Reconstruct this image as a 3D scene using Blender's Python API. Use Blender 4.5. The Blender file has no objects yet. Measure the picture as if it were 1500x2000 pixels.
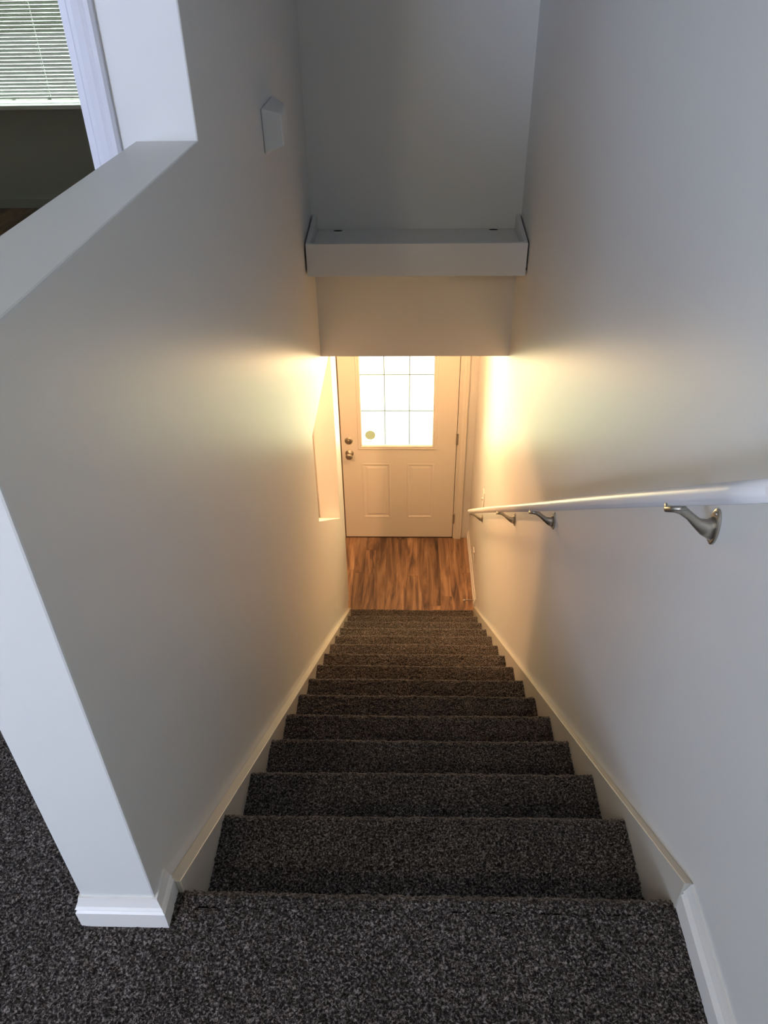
import bpy, bmesh, math, random
import numpy as np
from mathutils import Vector, Matrix

random.seed(7)
rng = np.random.default_rng(7)
SC = bpy.context.scene
COL = SC.collection

# ------------------------------------------------------------ camera
F = Vector((-0.03057006, 0.80571115, -0.59151925))
R2 = Vector((0.99952497, 0.02695873, -0.01493542))
U2 = Vector((-0.00391297, 0.59169483, 0.80615254))
cd = bpy.data.cameras.new('camera'); cam = bpy.data.objects.new('camera', cd); COL.objects.link(cam)
m = Matrix((( R2.x, U2.x, -F.x, 0.0), (R2.y, U2.y, -F.y, -0.7894), (R2.z, U2.z, -F.z, 1.4763), (0, 0, 0, 1)))
cam.matrix_world = m
cd.sensor_fit = 'HORIZONTAL'; cd.sensor_width = 36.0; cd.lens = 36.0*1492.54/1500.0
cd.clip_start = 0.02
SC.camera = cam

# ------------------------------------------------------------ view and world
SC.view_settings.view_transform = 'Standard'
SC.view_settings.look = 'None'
SC.view_settings.gamma = 1.0
SC.view_settings.use_curve_mapping = False
SC.view_settings.exposure = 0.27

w = bpy.data.worlds.new('sky'); SC.world = w; w.use_nodes = True
nt = w.node_tree; nt.nodes.clear()
wo = nt.nodes.new('ShaderNodeOutputWorld'); bg = nt.nodes.new('ShaderNodeBackground')
tc = nt.nodes.new('ShaderNodeTexCoord'); sp = nt.nodes.new('ShaderNodeSeparateXYZ')
rp = nt.nodes.new('ShaderNodeValToRGB'); mr = nt.nodes.new('ShaderNodeMapRange')
mr.inputs['From Min'].default_value = -1; mr.inputs['From Max'].default_value = 1
rp.color_ramp.elements[0].position = 0.0; rp.color_ramp.elements[0].color = (.10, .12, .09, 1)
rp.color_ramp.elements[1].position = 1.0; rp.color_ramp.elements[1].color = (.75, .88, 1.2, 1)
e = rp.color_ramp.elements.new(0.49); e.color = (.13, .155, .12, 1)
e = rp.color_ramp.elements.new(0.53); e.color = (.80, .92, 1.0, 1)
nt.links.new(tc.outputs['Generated'], sp.inputs[0]); nt.links.new(sp.outputs['Z'], mr.inputs['Value'])
nt.links.new(mr.outputs[0], rp.inputs[0]); nt.links.new(rp.outputs[0], bg.inputs[0])
bg.inputs[1].default_value = 1.0
nt.links.new(bg.outputs[0], wo.inputs[0])

def area(name, loc, target, sx, sy, power, color, spread=180):
    d = bpy.data.lights.new(name, 'AREA'); d.shape = 'RECTANGLE'; d.size = sx; d.size_y = sy
    d.energy = power; d.color = color; d.spread = math.radians(spread)
    o = bpy.data.objects.new(name, d); COL.objects.link(o); o.location = loc
    o.rotation_euler = (Vector(target)-Vector(loc)).to_track_quat('-Z', 'Y').to_euler()
    return o
def lamp(name, loc, power, color, r=0.06):
    d = bpy.data.lights.new(name, 'POINT'); d.energy = power; d.color = color; d.shadow_soft_size = r
    o = bpy.data.objects.new(name, d); COL.objects.link(o); o.location = loc; return o

# daylight in front of the entry door glass
area('daylight_entry', (-0.08, 4.62, -1.32), (-0.08, 3.0, -1.22), 1.0, 1.25, 25, (0.93, 1.0, 0.52))
# daylight through the landing windows (bluish): side wall and behind the camera
area('daylight_side', (-4.0, -2.0, 1.45), (-0.6, -1.0, 0.9), 1.7, 1.5, 30, (0.60, 0.72, 1.0))
area('daylight_rear', (-2.3, -3.9, 1.5), (-0.9, 0.0, 0.6), 1.6, 1.4, 142, (0.59, 0.665, 1.0))
# sky light over the bedroom window
area('daylight_bedroom', (-2.8, 7.2, 2.7), (-2.7, 4.9, 1.0), 1.8, 1.2, 66, (0.86, 0.97, 0.92), 46)
# high sun on the ground outside the entry door
sd_ = bpy.data.lights.new('sun', 'SUN'); sd_.energy = 9; sd_.color = (1.0, .97, .86); sd_.angle = math.radians(.6)
so_ = bpy.data.objects.new('sun', sd_); COL.objects.link(so_); so_.location = (2, 3, 8)
so_.rotation_euler = Vector((-.28, .10, -1)).to_track_quat('-Z', 'Y').to_euler()
# added upper fill light, then warm lamps of the lower floor (their fittings are behind the header and the wall)
lamp('upper_fill_light', (-1.1, -1.9, 2.25), 28, (1.0, 0.86, 0.64), 0.10)  # unseen fill added to lighten the upper walls and offset the blue daylight
lamp('lower_hall_lamp', (-0.05, 3.45, -0.42), 32, (1.0, 0.52, 0.24), 0.09)
lamp('lower_room_lamp', (-1.00, 2.84, -0.48), 48, (1.0, 0.52, 0.24), 0.05)

# ------------------------------------------------------------ dimensions
XL, XR = -0.4594, 0.528
TH = 0.137
XLO = XL-TH
SL, SR = -0.4336, 0.5115
r, t = 0.18828, 0.2519
ZF = -14*r
D = 4.436
YB = 2.931
CE = 2.44
ZH = -0.24
Y0 = -0.09          # near end of the half wall
YJ = 1.023          # far end of the half-wall opening
ZL = 1.149

# ------------------------------------------------------------ materials
def pmat(name, col, rough=0.5, metal=0.0, spec=0.5):
    mt = bpy.data.materials.new(name); mt.use_nodes = True
    b = mt.node_tree.nodes['Principled BSDF']
    b.inputs['Base Color'].default_value = (*col, 1); b.inputs['Roughness'].default_value = rough
    b.inputs['Metallic'].default_value = metal; b.inputs['Specular IOR Level'].default_value = spec
    return mt
def N(mt, k): return mt.node_tree.nodes.new(k)
def Lk(mt, a, b): mt.node_tree.links.new(a, b)
def add_bump(mt, scale, strength, dist=0.001, detail=2):
    tcn = N(mt, 'ShaderNodeTexCoord'); nz = N(mt, 'ShaderNodeTexNoise'); bp = N(mt, 'ShaderNodeBump')
    nz.inputs['Scale'].default_value = scale; nz.inputs['Detail'].default_value = detail
    bp.inputs['Strength'].default_value = strength; bp.inputs['Distance'].default_value = dist
    Lk(mt, tcn.outputs['Object'], nz.inputs['Vector']); Lk(mt, nz.outputs[0], bp.inputs['Height'])
    Lk(mt, bp.outputs[0], mt.node_tree.nodes['Principled BSDF'].inputs['Normal'])

M_wall = pmat('wall_paint', (.695, .703, .68), .42, 0, .5); add_bump(M_wall, 90, .25, .0008, 3)
M_ceil = pmat('ceiling_paint', (.75, .75, .73), .7); add_bump(M_ceil, 120, .3, .001)
M_trim = pmat('trim_paint', (.78, .77, .73), .35, 0, .5); add_bump(M_trim, 60, .12, .0006)
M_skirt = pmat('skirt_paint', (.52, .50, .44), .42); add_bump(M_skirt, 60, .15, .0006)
M_door = pmat('door_paint', (.80, .77, .70), .38); add_bump(M_door, 150, .08, .0005)
M_case = pmat('casing_paint', (.68, .69, .75), .4); add_bump(M_case, 60, .1, .0005)
M_shelf = pmat('shelf_paint', (.70, .71, .69), .45); add_bump(M_shelf, 70, .15, .0006)
M_rail = pmat('rail_paint', (.74, .74, .74), .36, 0, .5); add_bump(M_rail, 70, .15, .0008)
M_nickel = pmat('satin_nickel', (.50, .46, .39), .38, 1.0)
M_steel = pmat('hinge_metal', (.45, .42, .36), .35, 1.0)
M_plast = pmat('white_plastic', (.82, .81, .77), .35)
M_dark = pmat('dark_gap', (.015, .014, .012), .8)
M_gap_sill = pmat('door_gap_sill', (.07, .055, .04), .7)
M_slat = pmat('blind_slat', (.86, .89, .85), .45)
M_cord = pmat('blind_cord', (.85, .86, .82), .8)
def film(name, col, a):
    mt = pmat(name, col, .6); mt.node_tree.nodes['Principled BSDF'].inputs['Alpha'].default_value = a; return mt
M_stick = film('sticker_green', (.50, .62, .36), .8)
M_print = film('sticker_print', (.35, .38, .36), .8)
M_grille = pmat('grille', (.25, .25, .23), .5)
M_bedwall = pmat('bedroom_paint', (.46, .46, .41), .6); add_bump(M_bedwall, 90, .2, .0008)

def glass(name):
    mt = bpy.data.materials.new(name); mt.use_nodes = True; n = mt.node_tree; n.nodes.clear()
    o = n.nodes.new('ShaderNodeOutputMaterial'); mx = n.nodes.new('ShaderNodeMixShader')
    tr = n.nodes.new('ShaderNodeBsdfTransparent'); gl = n.nodes.new('ShaderNodeBsdfGlossy'); fr = n.nodes.new('ShaderNodeFresnel')
    gl.inputs['Roughness'].default_value = .02; fr.inputs['IOR'].default_value = 1.45
    tr.inputs[0].default_value = (.96, .98, .96, 1)
    n.links.new(fr.outputs[0], mx.inputs[0]); n.links.new(tr.outputs[0], mx.inputs[1]); n.links.new(gl.outputs[0], mx.inputs[2])
    n.links.new(mx.outputs[0], o.inputs[0]); return mt
M_glass = glass('window_glass')

def carpet_mat():
    mt = pmat('carpet', (.06, .055, .055), .95, 0, .15)
    b = mt.node_tree.nodes['Principled BSDF']
    b.inputs['Sheen Weight'].default_value = .35; b.inputs['Sheen Roughness'].default_value = .4; b.inputs['Sheen Tint'].default_value = (.75, .68, .62, 1)
    tcn = N(mt, 'ShaderNodeTexCoord')
    n1 = N(mt, 'ShaderNodeTexNoise'); n1.inputs['Scale'].default_value = 210; n1.inputs['Detail'].default_value = 2.5; n1.inputs['Roughness'].default_value = .65
    n1.inputs['Distortion'].default_value = 0.6
    n2 = N(mt, 'ShaderNodeTexNoise'); n2.inputs['Scale'].default_value = 6; n2.inputs['Detail'].default_value = 2
    cr = N(mt, 'ShaderNodeValToRGB')
    el = cr.color_ramp.elements
    el[0].position = .40; el[0].color = (.008, .0062, .0056, 1)
    el[1].position = .66; el[1].color = (.28, .245, .225, 1)
    x = el.new(.50); x.color = (.042, .036, .032, 1)
    x = el.new(.57); x.color = (.115, .099, .09, 1)
    mx = N(mt, 'ShaderNodeMix'); mx.data_type = 'RGBA'; mx.blend_type = 'MULTIPLY'; mx.inputs[0].default_value = 1
    mr = N(mt, 'ShaderNodeMapRange'); mr.inputs['From Min'].default_value = .3; mr.inputs['From Max'].default_value = .7
    mr.inputs['To Min'].default_value = .82; mr.inputs['To Max'].default_value = 1.15
    Lk(mt, tcn.outputs['Object'], n1.inputs['Vector']); Lk(mt, tcn.outputs['Object'], n2.inputs['Vector'])
    Lk(mt, n1.outputs[0], cr.inputs[0]); Lk(mt, n2.outputs[0], mr.inputs['Value'])
    Lk(mt, cr.outputs[0], mx.inputs[6]); Lk(mt, mr.outputs[0], mx.inputs[7]); Lk(mt, mx.outputs[2], b.inputs['Base Color'])
    n3 = N(mt, 'ShaderNodeTexNoise'); n3.inputs['Scale'].default_value = 260; n3.inputs['Detail'].default_value = 2
    bp = N(mt, 'ShaderNodeBump'); bp.inputs['Strength'].default_value = .8; bp.inputs['Distance'].default_value = .003
    Lk(mt, tcn.outputs['Object'], n3.inputs['Vector']); Lk(mt, n3.outputs[0], bp.inputs['Height']); Lk(mt, bp.outputs[0], b.inputs['Normal'])
    return mt
M_carpet = carpet_mat()

def wood_mat():
    mt = pmat('wood_planks', (.3, .15, .06), .30, 0, .5)
    b = mt.node_tree.nodes['Principled BSDF']
    tcn = N(mt, 'ShaderNodeTexCoord')
    # planks run along y, every row shifted by its own amount
    def MA(op, a=None, b2=None):
        n_ = N(mt, 'ShaderNodeMath'); n_.operation = op
        for i_, q_ in enumerate((a, b2)):
            if q_ is None: continue
            if isinstance(q_, (int, float)): n_.inputs[i_].default_value = q_
            else: Lk(mt, q_, n_.inputs[i_])
        return n_.outputs[0]
    sx = N(mt, 'ShaderNodeSeparateXYZ'); Lk(mt, tcn.outputs['Object'], sx.inputs[0])
    u = MA('DIVIDE', sx.outputs['X'], .088); row = MA('FLOOR', u); fu = MA('FRACT', u)
    w1_ = N(mt, 'ShaderNodeTexWhiteNoise'); w1_.noise_dimensions = '1D'; Lk(mt, row, w1_.inputs['W'])
    vv = MA('ADD', MA('DIVIDE', sx.outputs['Y'], 1.15), w1_.outputs['Value']); colm = MA('FLOOR', vv); fv = MA('FRACT', vv)
    cx = N(mt, 'ShaderNodeCombineXYZ'); Lk(mt, row, cx.inputs['X']); Lk(mt, colm, cx.inputs['Y'])
    w2_ = N(mt, 'ShaderNodeTexWhiteNoise'); w2_.noise_dimensions = '2D'; Lk(mt, cx.outputs[0], w2_.inputs['Vector'])
    seam = MA('MAXIMUM', MA('GREATER_THAN', MA('ABSOLUTE', MA('SUBTRACT', fu, .5)), .490), MA('GREATER_THAN', MA('ABSOLUTE', MA('SUBTRACT', fv, .5)), .4985))
    # grain stretched along y, shifted per plank
    mp = N(mt, 'ShaderNodeMapping'); mp.inputs['Scale'].default_value = (20, 1.9, 1)
    ad = N(mt, 'ShaderNodeVectorMath'); ad.operation = 'ADD'
    sc = N(mt, 'ShaderNodeVectorMath'); sc.operation = 'SCALE'; sc.inputs['Scale'].default_value = 7.3
    Lk(mt, w2_.outputs['Color'], sc.inputs[0])
    Lk(mt, tcn.outputs['Object'], ad.inputs[0]); Lk(mt, sc.outputs[0], ad.inputs[1]); Lk(mt, ad.outputs[0], mp.inputs['Vector'])
    g = N(mt, 'ShaderNodeTexNoise'); g.inputs['Scale'].default_value = 1; g.inputs['Detail'].default_value = 5; g.inputs['Roughness'].default_value = .6; g.inputs['Distortion'].default_value = .9
    Lk(mt, mp.outputs[0], g.inputs['Vector'])
    cr = N(mt, 'ShaderNodeValToRGB'); el = cr.color_ramp.elements
    el[0].position = .30; el[0].color = (.05, .028, .022, 1)
    el[1].position = .72; el[1].color = (.40, .26, .155, 1)
    x = el.new(.42); x.color = (.135, .078, .050, 1)
    x = el.new(.53); x.color = (.25, .145, .082, 1)
    Lk(mt, g.outputs[0], cr.inputs[0])
    hs = N(mt, 'ShaderNodeHueSaturation')
    mr = N(mt, 'ShaderNodeMapRange'); mr.inputs['To Min'].default_value = .68; mr.inputs['To Max'].default_value = 1.35
    Lk(mt, w2_.outputs['Value'], mr.inputs['Value']); Lk(mt, mr.outputs[0], hs.inputs['Value']); Lk(mt, cr.outputs[0], hs.inputs['Color'])
    mx = N(mt, 'ShaderNodeMix'); mx.data_type = 'RGBA'
    seam_s = MA('MULTIPLY', seam, .55); Lk(mt, seam_s, mx.inputs[0]); Lk(mt, hs.outputs[0], mx.inputs[6]); mx.inputs[7].default_value = (.035, .018, .01, 1)
    Lk(mt, mx.outputs[2], b.inputs['Base Color'])
    return mt
M_wood = wood_mat()

# ------------------------------------------------------------ mesh helpers
def link(name, bm, mat, parent=None, smooth=False, bevel=0.0, segs=2, kind=None):
    me = bpy.data.meshes.new(name)
    bmesh.ops.recalc_face_normals(bm, faces=bm.faces)
    bm.to_mesh(me); bm.free()
    if isinstance(mat, (list, tuple)):
        for q in mat: me.materials.append(q)
    else: me.materials.append(mat)
    o = bpy.data.objects.new(name, me); COL.objects.link(o)
    if parent is not None:
        o.parent = parent; o.matrix_parent_inverse = Matrix.Identity(4)
        o.location = -parent.location if parent.type == 'EMPTY' else Vector((0, 0, 0))
    if smooth: me.polygons.foreach_set('use_smooth', [True]*len(me.polygons))
    if bevel:
        md = o.modifiers.new('bevel', 'BEVEL'); md.width = bevel; md.segments = segs
        md.limit_method = 'ANGLE'; md.angle_limit = math.radians(35)
    if kind: o['kind'] = kind
    return o
def struct(name, bm, mat, parent=None, **k):
    return link(name, bm, mat, parent, kind=('structure' if parent is None else None), **k)
def thing(name, label, cat, loc=(0, 0, 0), group=None):
    o = bpy.data.objects.new(name, None); COL.objects.link(o); o.location = loc
    o.empty_display_size = .05
    o['label'] = label; o['category'] = cat
    if group: o['group'] = group
    return o
def tag(o, label, cat, group=None):
    o['label'] = label; o['category'] = cat
    if group: o['group'] = group
    return o
def box(bm, x0, x1, y0, y1, z0, z1, mi=0):
    vs = [bm.verts.new(p) for p in ((x0,y0,z0),(x1,y0,z0),(x1,y1,z0),(x0,y1,z0),(x0,y0,z1),(x1,y0,z1),(x1,y1,z1),(x0,y1,z1))]
    for f in ((0,3,2,1),(4,5,6,7),(0,1,5,4),(1,2,6,5),(2,3,7,6),(3,0,4,7)):
        fc = bm.faces.new([vs[i] for i in f]); fc.material_index = mi
    return vs
def B(*a):
    bm = bmesh.new(); box(bm, *a); return bm
def boxes(lst):
    bm = bmesh.new()
    for a in lst: box(bm, *a)
    return bm
def plate(outer, holes, axis, a, b):
    """flat polygon with holes extruded along an axis from a to b; points are the other two coordinates in order"""
    bm = bmesh.new(); es = []
    def P(u, v):
        if axis == 'x': return (a, u, v)
        if axis == 'y': return (u, a, v)
        return (u, v, a)
    for loop in [outer]+list(holes):
        vs = [bm.verts.new(P(*q)) for q in loop]
        for i in range(len(vs)): es.append(bm.edges.new((vs[i], vs[(i+1) % len(vs)])))
    bmesh.ops.triangle_fill(bm, use_beauty=True, use_dissolve=False, edges=es)
    fs = list(bm.faces)
    bmesh.ops.dissolve_limit(bm, angle_limit=.01, verts=list(bm.verts), edges=list(bm.edges))
    fs = list(bm.faces)
    res = bmesh.ops.extrude_face_region(bm, geom=fs)
    d = {'x': Vector((b-a,0,0)), 'y': Vector((0,b-a,0)), 'z': Vector((0,0,b-a))}[axis]
    bmesh.ops.translate(bm, vec=d, verts=[g for g in res['geom'] if isinstance(g, bmesh.types.BMVert)])
    return bm
def rect(u0, u1, v0, v1): return [(u0, v0), (u1, v0), (u1, v1), (u0, v1)]
def sweep(bm, path, prof, z=0.0):
    """profile (offset to the right of the path, height) swept along an xy path with mitres"""
    P = [Vector(p) for p in path]; n = len(P); rings = []
    for i in range(n):
        d0 = (P[i]-P[i-1]).normalized() if i > 0 else (P[1]-P[0]).normalized()
        d1 = (P[i+1]-P[i]).normalized() if i < n-1 else d0
        n0 = Vector((d0.y, -d0.x)); n1 = Vector((d1.y, -d1.x))
        mv = (n0+n1); mv = mv/max(mv.dot(n0), 1e-6)
        rings.append([bm.verts.new((P[i].x+mv.x*o, P[i].y+mv.y*o, z+h)) for o, h in prof])
    k = len(prof)
    for i in range(n-1):
        for j in range(k):
            bm.faces.new((rings[i][j], rings[i][(j+1) % k], rings[i+1][(j+1) % k], rings[i+1][j]))
    bm.faces.new(rings[0]); bm.faces.new(list(reversed(rings[-1])))
def tube(bm, pts, rad, seg=12, caps=True, squash=None):
    P = [Vector(p) for p in pts]; n = len(P); rings = []
    up = Vector((0, 0, 1))
    for i in range(n):
        d = (P[min(i+1, n-1)]-P[max(i-1, 0)]).normalized()
        s = d.cross(up)
        if s.length < 1e-4: s = d.cross(Vector((0, 1, 0)))
        s.normalize(); u = s.cross(d).normalized()
        R = rad[i] if isinstance(rad, (list, tuple)) else rad
        sq = 1 if squash is None else squash[i]
        rings.append([bm.verts.new(P[i]+s*R*math.cos(2*math.pi*j/seg)+u*R*sq*math.sin(2*math.pi*j/seg)) for j in range(seg)])
    for i in range(n-1):
        for j in range(seg):
            bm.faces.new((rings[i][j], rings[i][(j+1) % seg], rings[i+1][(j+1) % seg], rings[i+1][j]))
    if caps:
        bm.faces.new(list(reversed(rings[0]))); bm.faces.new(rings[-1])
def lathe(bm, prof, origin, axis, seg=28):
    """prof: list of (distance along axis, radius)"""
    ax = Vector(axis).normalized(); s = ax.orthogonal().normalized(); u = ax.cross(s); O = Vector(origin); rings = []
    for dd, rr in prof:
        if rr < 1e-6: rings.append([bm.verts.new(O+ax*dd)])
        else: rings.append([bm.verts.new(O+ax*dd+(s*math.cos(2*math.pi*j/seg)+u*math.sin(2*math.pi*j/seg))*rr) for j in range(seg)])
    for a, b in zip(rings[:-1], rings[1:]):
        for j in range(seg):
            A = [a[0]] if len(a) == 1 else [a[j], a[(j+1) % seg]]
            Bv = [b[0]] if len(b) == 1 else [b[(j+1) % seg], b[j]]
            if len(A)+len(Bv) >= 3: bm.faces.new(A+Bv)

# ------------------------------------------------------------ walls, ceilings, floors
# long left stair wall: low wall near the camera, full height beyond, raking opening near the foot of the stairs
wl = plate([(Y0, ZF), (3.665, ZF), (3.665, ZH), (3.06, ZH), (3.06, CE), (YJ, CE), (YJ, ZL), (Y0, ZL)],
           [[(2.385, -0.915), (3.402, -1.652), (3.402, -0.405), (2.385, -0.405)]], 'x', XL, XLO)
bmesh.ops.recalc_face_normals(wl, faces=wl.faces)
bmesh.ops.bevel(wl, geom=[e for e in wl.edges if all(abs(v.co.x-XL) < 1e-5 for v in e.verts) and len(e.link_faces) == 2 and e.calc_face_angle(0) > .5], offset=.004, segments=2, affect='EDGES', profile=.5)
struct('wall_left', wl, M_wall)
struct('wall_right', B(XR, XR+.12, -3.6, D+.12, ZF, CE), M_wall)
struct('wall_back', B(XL, XR, YB, 3.06, ZH, CE), M_wall)
struct('ceiling', B(-3.8, XR+.12, -3.6, 5.1, CE, CE+.1), M_ceil)
struct('ceiling', boxes([(XL, XR, 3.06, D, ZH, -.13), (-4.1, XLO, -.2, D, ZH, -.13), (XLO, XL, 3.665, D, ZH, -.13)]), M_ceil)
# entry wall with the door opening
struct('wall_entry', plate([(-4.1, ZF), (-.552, ZF), (-.552, ZF+2.06), (.409, ZF+2.06), (.409, ZF), (XR, ZF), (XR, ZH), (-4.1, ZH)], [], 'y', D+.002, D+.13), M_wall)
struct('wall_lower', boxes([(-4.2, -4.1, -.2, D+.1, ZF, ZH), (-4.1, XLO, -.3, -.2, ZF, ZH)]), M_wall)
# upper rooms
struct('wall_front', boxes([(-.700, XLO, YJ, YJ+.115, 0, CE), (-3.7, -1.52, YJ, YJ+.115, 0, CE), (-1.52, -.700, YJ, YJ+.115, 2.06, CE)]), M_wall)
struct('wall_side', plate(rect(-3.6, 5.1, 0, CE), [rect(-2.9, -1.1, .7, 2.2)], 'x', -3.8, -3.7), M_wall)
struct('wall_rear', plate(rect(-3.7, XR, 0, CE), [rect(-3.15, -1.45, .8, 2.2)], 'y', -3.6, -3.48), M_wall)
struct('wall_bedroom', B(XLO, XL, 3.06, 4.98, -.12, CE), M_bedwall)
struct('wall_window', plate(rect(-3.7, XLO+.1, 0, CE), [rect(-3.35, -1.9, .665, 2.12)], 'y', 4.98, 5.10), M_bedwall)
struct('floor', B(-3.7, XLO-.001, YJ+.05, 5.0, -.12, 0), M_wood)
struct('floor', B(-4.1, XR, -.2, D+.12, ZF-.1, ZF), M_wood)

M_slab = pmat('added_bright_slab', (.72, .70, .62), .8); add_bump(M_slab, 40, .3, .002)
M_grass = pmat('lawn', (.030, .036, .028), .9); add_bump(M_grass, 60, .6, .02)
struct('ground', B(-3.4, 4.0, D+.14, 13.0, ZF-.12, ZF-.02), M_slab)  # pale slab added outside so the door glass shows bright white
struct('ground', boxes([(-40, -3.4, D+.14, 60, ZF-.14, ZF-.04), (4.0, 40, D+.14, 60, ZF-.14, ZF-.04), (-3.4, 4.0, 13.0, 60, ZF-.14, ZF-.04)]), M_grass)

# ------------------------------------------------------------ carpet
def carpet_patch(V, I, J, mat, name, parent=None, amp=.0035, lat=.0022, nrm=None):
    """V: (I,J,3) grid of points with normals nrm (I,J,3)"""
    hgt = rng.uniform(-1, 1, (I, J))
    # mix in a coarser tuft pattern
    c = rng.uniform(-1, 1, (I//3+2, J//3+2)); c = np.repeat(np.repeat(c, 3, 0), 3, 1)[:I, :J]
    V = V + nrm*((hgt*.7+c*.5)*amp)[..., None]
    V = V + rng.uniform(-1, 1, V.shape)*lat*(1-np.abs(nrm))
    idx = np.arange(I*J).reshape(I, J)
    f = np.stack([idx[:-1, :-1], idx[1:, :-1], idx[1:, 1:], idx[:-1, 1:]], -1).reshape(-1, 4)
    return V.reshape(-1, 3), f
def mesh_from(name, Vs, Fs, mat, parent=None, kind=None):
    off = 0; FF = []
    for v, f in zip(Vs, Fs): FF.append(f+off); off += len(v)
    V = np.concatenate(Vs); Fa = np.concatenate(FF)
    me = bpy.data.meshes.new(name)
    me.vertices.add(len(V)); me.vertices.foreach_set('co', V.astype(np.float32).ravel())
    me.loops.add(Fa.size); me.loops.foreach_set('vertex_index', Fa.astype(np.int32).ravel())
    me.polygons.add(len(Fa)); me.polygons.foreach_set('loop_start', np.arange(0, Fa.size, 4, dtype=np.int32))
    me.update(calc_edges=True); me.validate()
    me.materials.append(mat)
    o = bpy.data.objects.new(name, me); COL.objects.link(o)
    if parent is not None: o.parent = parent; o.location = -parent.location
    if kind: o['kind'] = kind
    return o
def flat_grid(x0, x1, y0, y1, z, s):
    I = int(round((x1-x0)/s))+1; J = int(round((y1-y0)/s))+1
    X, Y = np.meshgrid(np.linspace(x0, x1, I), np.linspace(y0, y1, J), indexing='ij')
    V = np.stack([X, Y, np.full_like(X, z)], -1); n = np.zeros_like(V); n[..., 2] = 1
    return carpet_patch(V, I, J, None, '', nrm=n)
def profile_grid(prof, x0, x1, s):
    """prof: polyline of (y,z) resampled at s, swept in x"""
    p = np.array(prof, float); seg = np.linalg.norm(np.diff(p, axis=0), axis=1); L = np.concatenate([[0], np.cumsum(seg)])
    n = max(2, int(L[-1]/s)+1); q = np.linspace(0, L[-1], n)
    yy = np.interp(q, L, p[:, 0]); zz = np.interp(q, L, p[:, 1])
    ty = np.gradient(yy); tz = np.gradient(zz); l = np.hypot(ty, tz)+1e-9
    ny, nz = -tz/l, ty/l
    I = int((x1-x0)/s)+1
    xs = np.linspace(x0, x1, I)
    V = np.zeros((I, n, 3)); V[..., 0] = xs[:, None]; V[..., 1] = yy[None]; V[..., 2] = zz[None]
    nn = np.zeros_like(V); nn[..., 1] = ny[None]; nn[..., 2] = nz[None]
    # soft sag of the nosing along x so it is not ruler straight
    V[..., 2] += (np.sin(xs*9+prof[0][0]*7)*.0018)[:, None]
    return carpet_patch(V, I, n, None, '', nrm=nn)
def nosing(y, z, R=.023):
    return [(y-R+R*math.sin(a), z-R+R*math.cos(a)) for a in [math.radians(q) for q in range(10, 171, 16)]]
# landing carpet (with its turned-down nosing)
Vs, Fs = [], []
S = .0045
def addp(vf): Vs.append(vf[0]); Fs.append(vf[1])
addp(flat_grid(-1.25, XR, -.80, -.065, 0, S))
addp(flat_grid(-1.25, XLO, -.065, 1.0, 0, S))
addp(profile_grid([(-.065, 0)]+nosing(-.026, 0)+[(-.048, -.045), (-.048, -r)], XL, XR, S))
for (x0, x1, y0, y1) in ((-3.7, XR, -3.5, -.80), (-3.7, -1.25, -.80, YJ+.05), (-1.25, XLO, 1.0, YJ+.05)):
    Vs.append(np.array([(x0, y0, 0), (x1, y0, 0), (x1, y1, 0), (x0, y1, 0)], float)); Fs.append(np.array([[0, 1, 2, 3]]))
mesh_from('floor', Vs, Fs, M_carpet, kind='structure')
struct('floor', boxes([(-3.7, XLO-.001, -3.5, YJ+.05, -.12, -.012), (XLO-.001, XR, -3.5, -.06, -.12, -.012)]), M_wall)
# staircase
st = thing('staircase', 'straight dark grey carpeted staircase running down between the two walls to the wood hall', 'staircase', (0.03, 0, ZF))
for k in range(1, 14):
    y, z = k*t, -k*r+.006
    pr = [((k-1)*t-.03-(.03 if k == 1 else 0), z), (y-.035, z)]+nosing(y, z)+[(y-.034, z-.05), (y-.034, z-r)]
    v, f = profile_grid(pr, SL, SR, S if k < 9 else .006)
    v[:, 2] += {1: .011, 2: .010, 3: .008, 4: .005, 5: .002}.get(k, 0)*(v[:, 0]-SL)/(SR-SL)
    mesh_from('step', [v], [f], M_carpet, st)
v, f = profile_grid([(13*t-.03, ZF+.008), (3.525, ZF+.008), (3.53, ZF)], SL+.004, SR-.004, .006)
mesh_from('carpet_edge', [v], [f], M_carpet, st)

# raking skirt boards
def skirt(x0, x1, c, sl, ystart):
    top = lambda y: c-sl*y
    ye = (c-ZF)/sl-.004
    return plate([(ystart, top(ystart)), (ye, top(ye)), (ye, ZF), (ye-.75, ZF), (ystart, top(ystart)-.40)], [], 'x', x0, x1)
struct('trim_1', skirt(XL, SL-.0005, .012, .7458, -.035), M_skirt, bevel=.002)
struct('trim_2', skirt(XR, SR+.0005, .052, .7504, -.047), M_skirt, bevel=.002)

# baseboards
BB = [(0, 0), (.0145, 0), (.0150, .049), (.0110, .053), (.0110, .056), (.0138, .060), (.0100, .065), (.006, .079), (.0045, .086), (0, .086)]
bm = bmesh.new(); sweep(bm, [(XLO, YJ-.02), (XLO, Y0), (XL, Y0), (XL, -.036)], BB); 
struct('baseboard_left', bm, M_trim)
bm = bmesh.new(); sweep(bm, [(XR, -.048), (XR, -3.4)], BB); struct('baseboard_right', bm, M_trim)
bm = bmesh.new(); sweep(bm, [(XR, D), (XR, 3.565)], BB, ZF); struct('baseboard_hall', bm, M_trim)
bm = bmesh.new(); sweep(bm, [(-3.7, 4.98), (XLO, 4.98)], BB); struct('baseboard_window', bm, M_bedwall)

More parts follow.
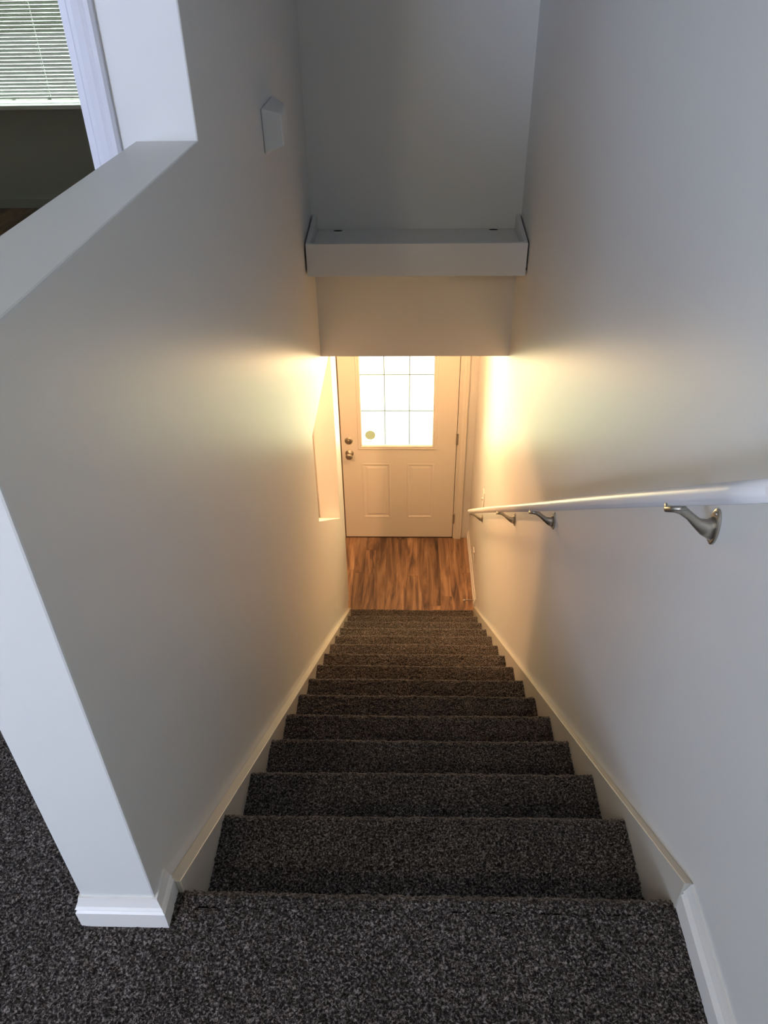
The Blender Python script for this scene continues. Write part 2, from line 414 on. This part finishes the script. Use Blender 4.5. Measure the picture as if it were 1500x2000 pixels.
# ------------------------------------------------------------ upper doorway casing and bedroom window
CP = [(0, 0), (.062, 0), (.062, .010), (.056, .0165), (.047, .0175), (.043, .0145), (.036, .0160), (.020, .0125), (.012, .0130), (.008, .0095), (0, .0095)]
def casing_v(bm, x_out, dirx, y, z0, z1):
    ring = [[bm.verts.new((x_out+dirx*(.062-u), y-h, z)) for u, h in CP] for z in (z0, z1)]
    k = len(CP)
    for j in range(k): bm.faces.new((ring[0][j], ring[0][(j+1) % k], ring[1][(j+1) % k], ring[1][j]))
    bm.faces.new(ring[0]); bm.faces.new(list(reversed(ring[1])))
bm = bmesh.new(); casing_v(bm, -.630, -1, YJ, 0, 2.13); casing_v(bm, -1.59, 1, YJ, 0, 2.13)
box(bm, -1.59, -.630, YJ-.016, YJ, 2.07, 2.13)
box(bm, -.700, -.688, YJ-.003, YJ+.12, 0, 2.06); box(bm, -1.532, -1.52, YJ-.003, YJ+.12, 0, 2.06)
struct('trim_3', bm, M_case)

w1 = bpy.data.objects.new('window_1', None); COL.objects.link(w1); w1['kind'] = 'structure'; w1.location = (-2.62, 5.0, .7)
wy = 5.03
link('window_frame', plate(rect(-3.35, -1.9, .665, 2.12), [rect(-3.31, -1.94, .700, 2.08)], 'y', wy, wy+.06), M_trim, w1)
link('window_sill', B(-3.42, -1.83, 4.800, 5.035, .664, .690), M_trim, w1, bevel=.004)
link('window_apron', B(-3.38, -1.87, 4.965, 4.979, .590, .663), M_bedwall, w1)
link('glass_pane', B(-3.31, -1.94, wy+.02, wy+.024, .70, 2.08), M_glass, w1)
bl = thing('window_blind', 'white horizontal slat blind hanging in the bedroom window beyond the upper doorway', 'blind', (-2.62, 4.93, .712))
bm = bmesh.new()
z = .742
while z < 2.06:
    n = 5; prof = []
    for i in range(n):
        u = (i/(n-1)-.5); prof.append((4.935+u*.025*math.cos(.20), z+u*.025*math.sin(.20)+.0022*(1-(2*u)**2)))
    top = [[bm.verts.new((x, a, b)) for a, b in prof] for x in (-3.33, -1.92)]
    bot = [[bm.verts.new((x, a, b-.0012)) for a, b in prof] for x in (-3.33, -1.92)]
    for i in range(n-1):
        bm.faces.new((top[0][i], top[1][i], top[1][i+1], top[0][i+1])); bm.faces.new((bot[0][i+1], bot[1][i+1], bot[1][i], bot[0][i]))
    for a in (0, n-1): bm.faces.new((top[0][a], top[1][a], bot[1][a], bot[0][a]))
    z += .0215
link('slats', bm, M_slat, bl, smooth=True)
link('bottom_rail', B(-3.33, -1.92, 4.922, 4.948, .712, .724), M_slat, bl, bevel=.002)
link('head_rail', B(-3.34, -1.91, 4.915, 4.955, 2.06, 2.10), M_slat, bl, bevel=.002)
for x in (-3.06, -2.41):
    bm = bmesh.new()
    for yy in (4.9195, 4.9505): tube(bm, [(x, yy, .72), (x, yy, 2.06)], .0014, 6)
    link('cord', bm, M_cord, bl)
for x in (-2.655, -2.41, -2.19):
    link('cord_button', B(x-.012, x+.012, 4.919, 4.951, .706, .711), M_slat, bl)

# landing windows behind and beside the camera
w2 = bpy.data.objects.new('window_2', None); COL.objects.link(w2); w2['kind'] = 'structure'; w2.location = (-2.3, -3.55, .8)
link('window_frame', plate(rect(-3.15, -1.45, .8, 2.2), [rect(-3.10, -2.32, .85, 2.15), rect(-2.28, -1.50, .85, 2.15)], 'y', -3.58, -3.52), M_trim, w2)
link('glass_pane', B(-3.10, -1.50, -3.552, -3.548, .85, 2.15), M_glass, w2)
w3 = bpy.data.objects.new('window_3', None); COL.objects.link(w3); w3['kind'] = 'structure'; w3.location = (-3.75, -2.0, .7)
link('window_frame', plate(rect(-2.9, -1.1, .7, 2.2), [rect(-2.85, -2.02, .75, 2.15), rect(-1.98, -1.15, .75, 2.15)], 'x', -3.78, -3.72), M_trim, w3)
link('glass_pane', B(-3.752, -3.748, -2.85, -1.15, .75, 2.15), M_glass, w3)

# ------------------------------------------------------------ entry door
d1 = bpy.data.objects.new('door_1', None); COL.objects.link(d1); d1['kind'] = 'structure'; d1.location = (-.07, D+.02, ZF)
DX0, DX1 = -.528, .386
PL = [(-.373, -.138), (-.004, .215)]; PZ = (-2.418, -1.872)
GX0, GX1, GZ0, GZ1 = -.372, .206, -1.712, -.790
slab = plate(rect(DX0, DX1, ZF+.012, ZF+2.035), [rect(GX0, GX1, GZ0, GZ1)]+[rect(a, b, *PZ) for a, b in PL], 'y', D, D+.044)
link('door_slab', slab, M_door, d1)
for a, b in PL:
    bm = bmesh.new(); loops = []
    for ins, dy in ((0, 0), (.006, -.0022), (.012, -.0016), (.020, .0035), (.030, .0035), (.046, 0), (.050, 0)):
        loops.append([bm.verts.new(p) for p in ((a+ins, D+dy, PZ[0]+ins), (b-ins, D+dy, PZ[0]+ins), (b-ins, D+dy, PZ[1]-ins), (a+ins, D+dy, PZ[1]-ins))])
    for l0, l1 in zip(loops[:-1], loops[1:]):
        for j in range(4): bm.faces.new((l0[j], l0[(j+1) % 4], l1[(j+1) % 4], l1[j]))
    bm.faces.new(loops[-1])
    link('door_panel', bm, M_door, d1)
# glass frame with stepped moulding
bm = bmesh.new(); loops = []
for ins, dy in ((-.024, 0), (-.022, -.007), (-.016, -.009), (-.010, -.007), (-.003, -.010), (.004, -.009), (.009, 0), (.009, .018)):
    loops.append([bm.verts.new(p) for p in ((GX0+ins, D+dy, GZ0+ins), (GX1-ins, D+dy, GZ0+ins), (GX1-ins, D+dy, GZ1-ins), (GX0+ins, D+dy, GZ1-ins))])
for l0, l1 in zip(loops[:-1], loops[1:]):
    for j in range(4): bm.faces.new((l0[j], l0[(j+1) % 4], l1[(j+1) % 4], l1[j]))
link('glass_frame', bm, M_door, d1)
pane = link('glass_pane', B(GX0, GX1, D+.018, D+.022, GZ0, GZ1), M_glass, d1)
bm = bmesh.new()
for i in (1, 2):
    x = GX0+(GX1-GX0)*i/3; box(bm, x-.0035, x+.0035, D+.028, D+.033, GZ0, GZ1)
    z = GZ0+(GZ1-GZ0)*i/3; box(bm, GX0, GX1, D+.0285, D+.0325, z-.0035, z+.0035)
link('glass_grille', bm, M_grille, d1)
# round sticker and small printed strip on the pane
bm = bmesh.new(); lathe(bm, [(0, 0), (0, .041), (.0006, .041), (.0006, 0)], (-.297, D+.0172, -1.617), (0, 1, 0), 32)
o = link('round_sticker', bm, M_stick, pane); o['label'] = 'pale green round sticker on the door glass'
bm = bmesh.new()
for i in range(7): box(bm, -.349+i*.0088, -.349+i*.0088+.0066, D+.0170, D+.0176, -1.680, -1.672)
o = link('printed_strip', bm, M_print, pane)
# knob and deadbolt
bm = bmesh.new(); lathe(bm, [(0, .0), (0, .033), (.004, .033), (.008, .026), (.012, .014), (.030, .012), (.036, .017), (.043, .0255), (.052, .0285), (.060, .0265), (.066, .019), (.068, 0)], (-.467, D, -1.775), (0, -1, 0))
link('door_knob', bm, M_nickel, d1, smooth=True)
bm = bmesh.new(); lathe(bm, [(0, 0), (0, .032), (.005, .032), (.012, .026), (.015, .018), (.015, 0)], (-.469, D, -1.658), (0, -1, 0))
db = link('deadbolt', bm, M_nickel, d1, smooth=False)
link('thumb_turn', B(-.474, -.464, D-.030, D-.014, -1.674, -1.642), M_nickel, db, bevel=.002)
for z in (-1.644, -2.427, -.86):
    bm = bmesh.new(); tube(bm, [(DX1+.004, D-.006, z-.05), (DX1+.004, D-.006, z+.05)], .0062, 12)
    box(bm, DX1+.006, DX1+.026, D-.0035, D-.0015, z-.05, z+.05)
    link('hinge', bm, M_steel, d1)
link('door_gap_fill', boxes([(DX0-.008, DX0-.0005, D+.006, D+.04, ZF, ZF+2.045), (DX1+.0005, DX1+.005, D+.01, D+.04, ZF, ZF+2.045), (DX0, DX1, D+.01, D+.04, ZF, ZF+.0115)]), M_gap_sill, d1)  # dark strips standing in for the shade in the gaps around the door
# jambs and casing
bm = bmesh.new()
box(bm, DX1+.005, DX1+.022, D-.001, D+.13, ZF, ZF+2.06); box(bm, DX0-.023, DX0-.008, D-.001, D+.13, ZF, ZF+2.06)
box(bm, DX0-.023, DX1+.022, D-.001, D+.13, ZF+2.045, ZF+2.06)
casing_v(bm, DX1+.078, -1, D, ZF, ZF+2.12); casing_v(bm, DX0-.079, 1, D, ZF, ZF+2.12); box(bm, DX0-.079, DX1+.078, D-.016, D, ZF+2.062, ZF+2.12)
struct('trim_4', bm, M_door)
struct('trim_5', B(DX0-.01, DX1+.01, D+.0, D+.13, ZF-.002, ZF+.010), M_gap_sill)

# ------------------------------------------------------------ ledge shelf on the stairwell end wall
sh = thing('ledge_shelf', 'grey painted shallow tray shelf fixed across the end wall above the stairwell', 'shelf', (.035, YB, .30))
SX0, SX1, SY = XL+.008, XR-.008, 2.590
link('front_board', B(SX0, SX1, SY, SY+.018, .303, .447), M_shelf, sh, bevel=.0015)
link('top_board', B(SX0+.019, SX1-.019, SY+.0185, YB-.001, .395, .412), M_shelf, sh)
link('bottom_board', B(SX0+.019, SX1-.019, SY+.0185, YB-.001, .303, .318), M_shelf, sh)
for a in (SX0, SX1-.018):
    bm = plate([(SY+.0185, .303), (YB-.001, .303), (YB-.001, .478), (SY+.0185, .449)], [], 'x', a, a+.018)
    link('side_board', bm, M_shelf, sh, bevel=.0015)
for x, wd in ((-.334, .022), (.400, .022)):
    bm = bmesh.new()
    n = 12; vs = [bm.verts.new((x+wd*math.cos(2*math.pi*i/n), YB-.022+.010*math.sin(2*math.pi*i/n), .4125)) for i in range(n)]; bm.faces.new(vs)
    bmesh.ops.solidify(bm, geom=list(bm.faces), thickness=.0008)
    link('slot', bm, M_dark, sh)
bm = bmesh.new(); lathe(bm, [(0, .005), (.006, .005), (.006, 0)], (SX1, SY+.02, .325), (1, 0, 0), 10); link('screw', bm, M_dark, sh)

# small box on the left wall
bm = bmesh.new()
pts = [(XL, 1.84, .957), (XL, 1.84, 1.09), (XL, 2.08, .965), (XL, 2.08, 1.095), (-.393, 1.842, .983), (-.396, 1.842, 1.075), (-.404, 2.02, .99), (-.406, 2.02, 1.078)]
v = [bm.verts.new(p) for p in pts]
for f in ((0, 1, 5, 4), (4, 5, 7, 6), (1, 3, 7, 5), (0, 4, 6, 2), (2, 6, 7, 3), (0, 2, 3, 1)): bm.faces.new([v[i] for i in f])
tag(link('wall_box', bm, M_shelf, bevel=.006, segs=3), 'small tapered box painted grey, mounted high on the left stairwell wall', 'box')

# ------------------------------------------------------------ handrail
hr = thing('handrail', 'white painted round handrail on metal brackets sloping down along the right wall', 'handrail', (XR, .27, .70))
RX = XR-.083
rz = lambda y: .932-.741*y
y0, y1 = -.020, 3.64
# rounded profile with flat underside
d = Vector((0, 1, -.741)).normalized(); up = Vector((0, .741, 1)).normalized()
prof = []
Rr = .0158
for i in range(25):
    a = math.radians(-50+280*i/24); prof.append((Rr*math.cos(a), Rr*math.sin(a)*1.0))
prof = [(u, max(v, -.0112)) for u, v in prof]
prof += [(-.0100, -.0160), (.0100, -.0160)]
bm = bmesh.new(); rings = []
stt = [(-.0, .0, 0.80), (.004, 0, .95), (.010, 0, 1.0)]
ys = np.linspace(y0, y1, 40)
for i, yy in enumerate(ys):
    c = Vector((RX, yy, rz(yy)))+Vector((0, 0, .0012*math.sin(yy*3.1)))
    s = .93 if i in (0, len(ys)-1) else 1.0
    rings.append([bm.verts.new(c+Vector((1, 0, 0))*u*s+up*v*s) for u, v in prof])
k = len(prof)
for i in range(len(rings)-1):
    for j in range(k): bm.faces.new((rings[i][j], rings[i][(j+1) % k], rings[i+1][(j+1) % k], rings[i+1][j]))
bm.faces.new(rings[0]); bm.faces.new(list(reversed(rings[-1])))
rail = link('rail', bm, M_rail, hr, smooth=False)
for p in rail.data.polygons: p.use_smooth = len(p.vertices) == 4
for by in (.262, 1.418, 2.218, 3.515):
    c = Vector((RX, by, rz(by)))-up*.0162
    bm = bmesh.new()
    # saddle under the rail
    a0 = c-d*.026; a1 = c+d*.026
    sd = []
    for q in np.linspace(-1, 1, 9):
        w2_ = .0125*math.sqrt(max(0, 1-(abs(q))**4))+.001
        ctr = c+d*.028*q
        sd.append([bm.verts.new(ctr+Vector((sx, 0, 0))*w2_+up*hz) for sx, hz in ((-1, 0), (1, 0), (1, -.007), (-1, -.007))])
    for i in range(8):
        for j in range(4): bm.faces.new((sd[i][j], sd[i][(j+1) % 4], sd[i+1][(j+1) % 4], sd[i+1][j]))
    bm.faces.new(sd[0]); bm.faces.new(list(reversed(sd[-1])))
    # swept arm from saddle to wall plate
    zc = c.z
    pts = [(RX-.012, by, zc-.008), (RX+.004, by, zc-.009), (RX+.016, by, zc-.013), (RX+.032, by, zc-.026), (RX+.048, by+.002, zc-.042), (RX+.064, by+.003, zc-.052), (XR-.005, by+.004, zc-.054)]
    tube(bm, pts, [.008, .0085, .0085, .0075, .0085, .012, .016], 14, True, [1, 1, 1, 1, 1.1, 1.3, 1.5])
    bk = link('bracket', bm, M_nickel, hr, smooth=True)
    # oval wall plate
    bm = bmesh.new(); rr_ = []
    for xx, s in ((XR-.0005, 1.0), (XR-.004, 1.0), (XR-.0055, .88)):
        rr_.append([bm.verts.new((xx, by+.004+.019*s*math.cos(2*math.pi*i/28), zc-.052+.036*s*math.sin(2*math.pi*i/28))) for i in range(28)])
    for A, Bq in zip(rr_[:-1], rr_[1:]):
        for i in range(28): bm.faces.new((A[i], A[(i+1) % 28], Bq[(i+1) % 28], Bq[i]))
    bm.faces.new(rr_[0]); bm.faces.new(list(reversed(rr_[-1])))
    link('wall_plate', bm, M_nickel, bk)
    for dz in (.027, -.027):
        bm = bmesh.new(); lathe(bm, [(0, .0042), (.002, .0035), (.0025, 0)], (XR-.0056, by+.004, zc-.052+dz), (-1, 0, 0), 12)
        link('screw', bm, M_nickel, bk)
    bm = bmesh.new(); sc_ = c-up*.0052+d*.015; lathe(bm, [(0, .0038), (.0022, .003), (.0026, 0)], sc_, -up, 12); link('screw', bm, M_nickel, bk)

# ------------------------------------------------------------ switch, outlet, door stop
sw = thing('light_switch', 'white toggle light switch plate on the right wall near the foot of the handrail', 'switch', (XR, 3.54, -1.58))
link('plate', B(XR-.006, XR-.0003, 3.505, 3.575, -1.637, -1.520), M_plast, sw, bevel=.0025)
link('toggle', B(XR-.016, XR-.0055, 3.535, 3.545, -1.598, -1.578), M_plast, sw, bevel=.0015)
ol = thing('wall_outlet', 'white duplex outlet plate low on the right wall of the entry hall', 'outlet', (XR, 3.90, -2.33))
link('plate', B(XR-.006, XR-.0003, 3.865, 3.935, -2.445, -2.330), M_plast, ol, bevel=.0025)
for z in (-2.408, -2.367):
    q = link('socket', B(XR-.0075, XR-.0058, 3.884, 3.916, z-.014, z+.014), M_plast, ol, bevel=.003)
    link('slots', boxes([(XR-.0079, XR-.0074, 3.892, 3.894, z-.004, z+.006), (XR-.0079, XR-.0074, 3.905, 3.907, z-.004, z+.005)]), M_dark, q)
ds = thing('door_stop', 'thin spring door stop with white tip sticking out of the right hall baseboard', 'door stop', (XR-.014, 3.60, ZF+.045))
bm = bmesh.new(); P = []
for i in range(150):
    a = i*2*math.pi/9; x = XR-.022-.058*i/149; P.append((x, 3.60+.0048*math.cos(a), ZF+.045+.0048*math.sin(a)))
tube(bm, P, .0013, 6); link('spring', bm, M_nickel, ds, smooth=True)
bm = bmesh.new(); lathe(bm, [(0, 0), (0, .009), (.004, .009), (.008, .006), (.009, 0)], (XR-.0140, 3.60, ZF+.045), (-1, 0, 0), 16); link('base', bm, M_nickel, ds)
bm = bmesh.new(); lathe(bm, [(0, 0), (0, .0065), (.010, .0065), (.013, .004), (.013, 0)], (XR-.079, 3.60, ZF+.045), (-1, 0, 0), 16); link('tip', bm, M_plast, ds)
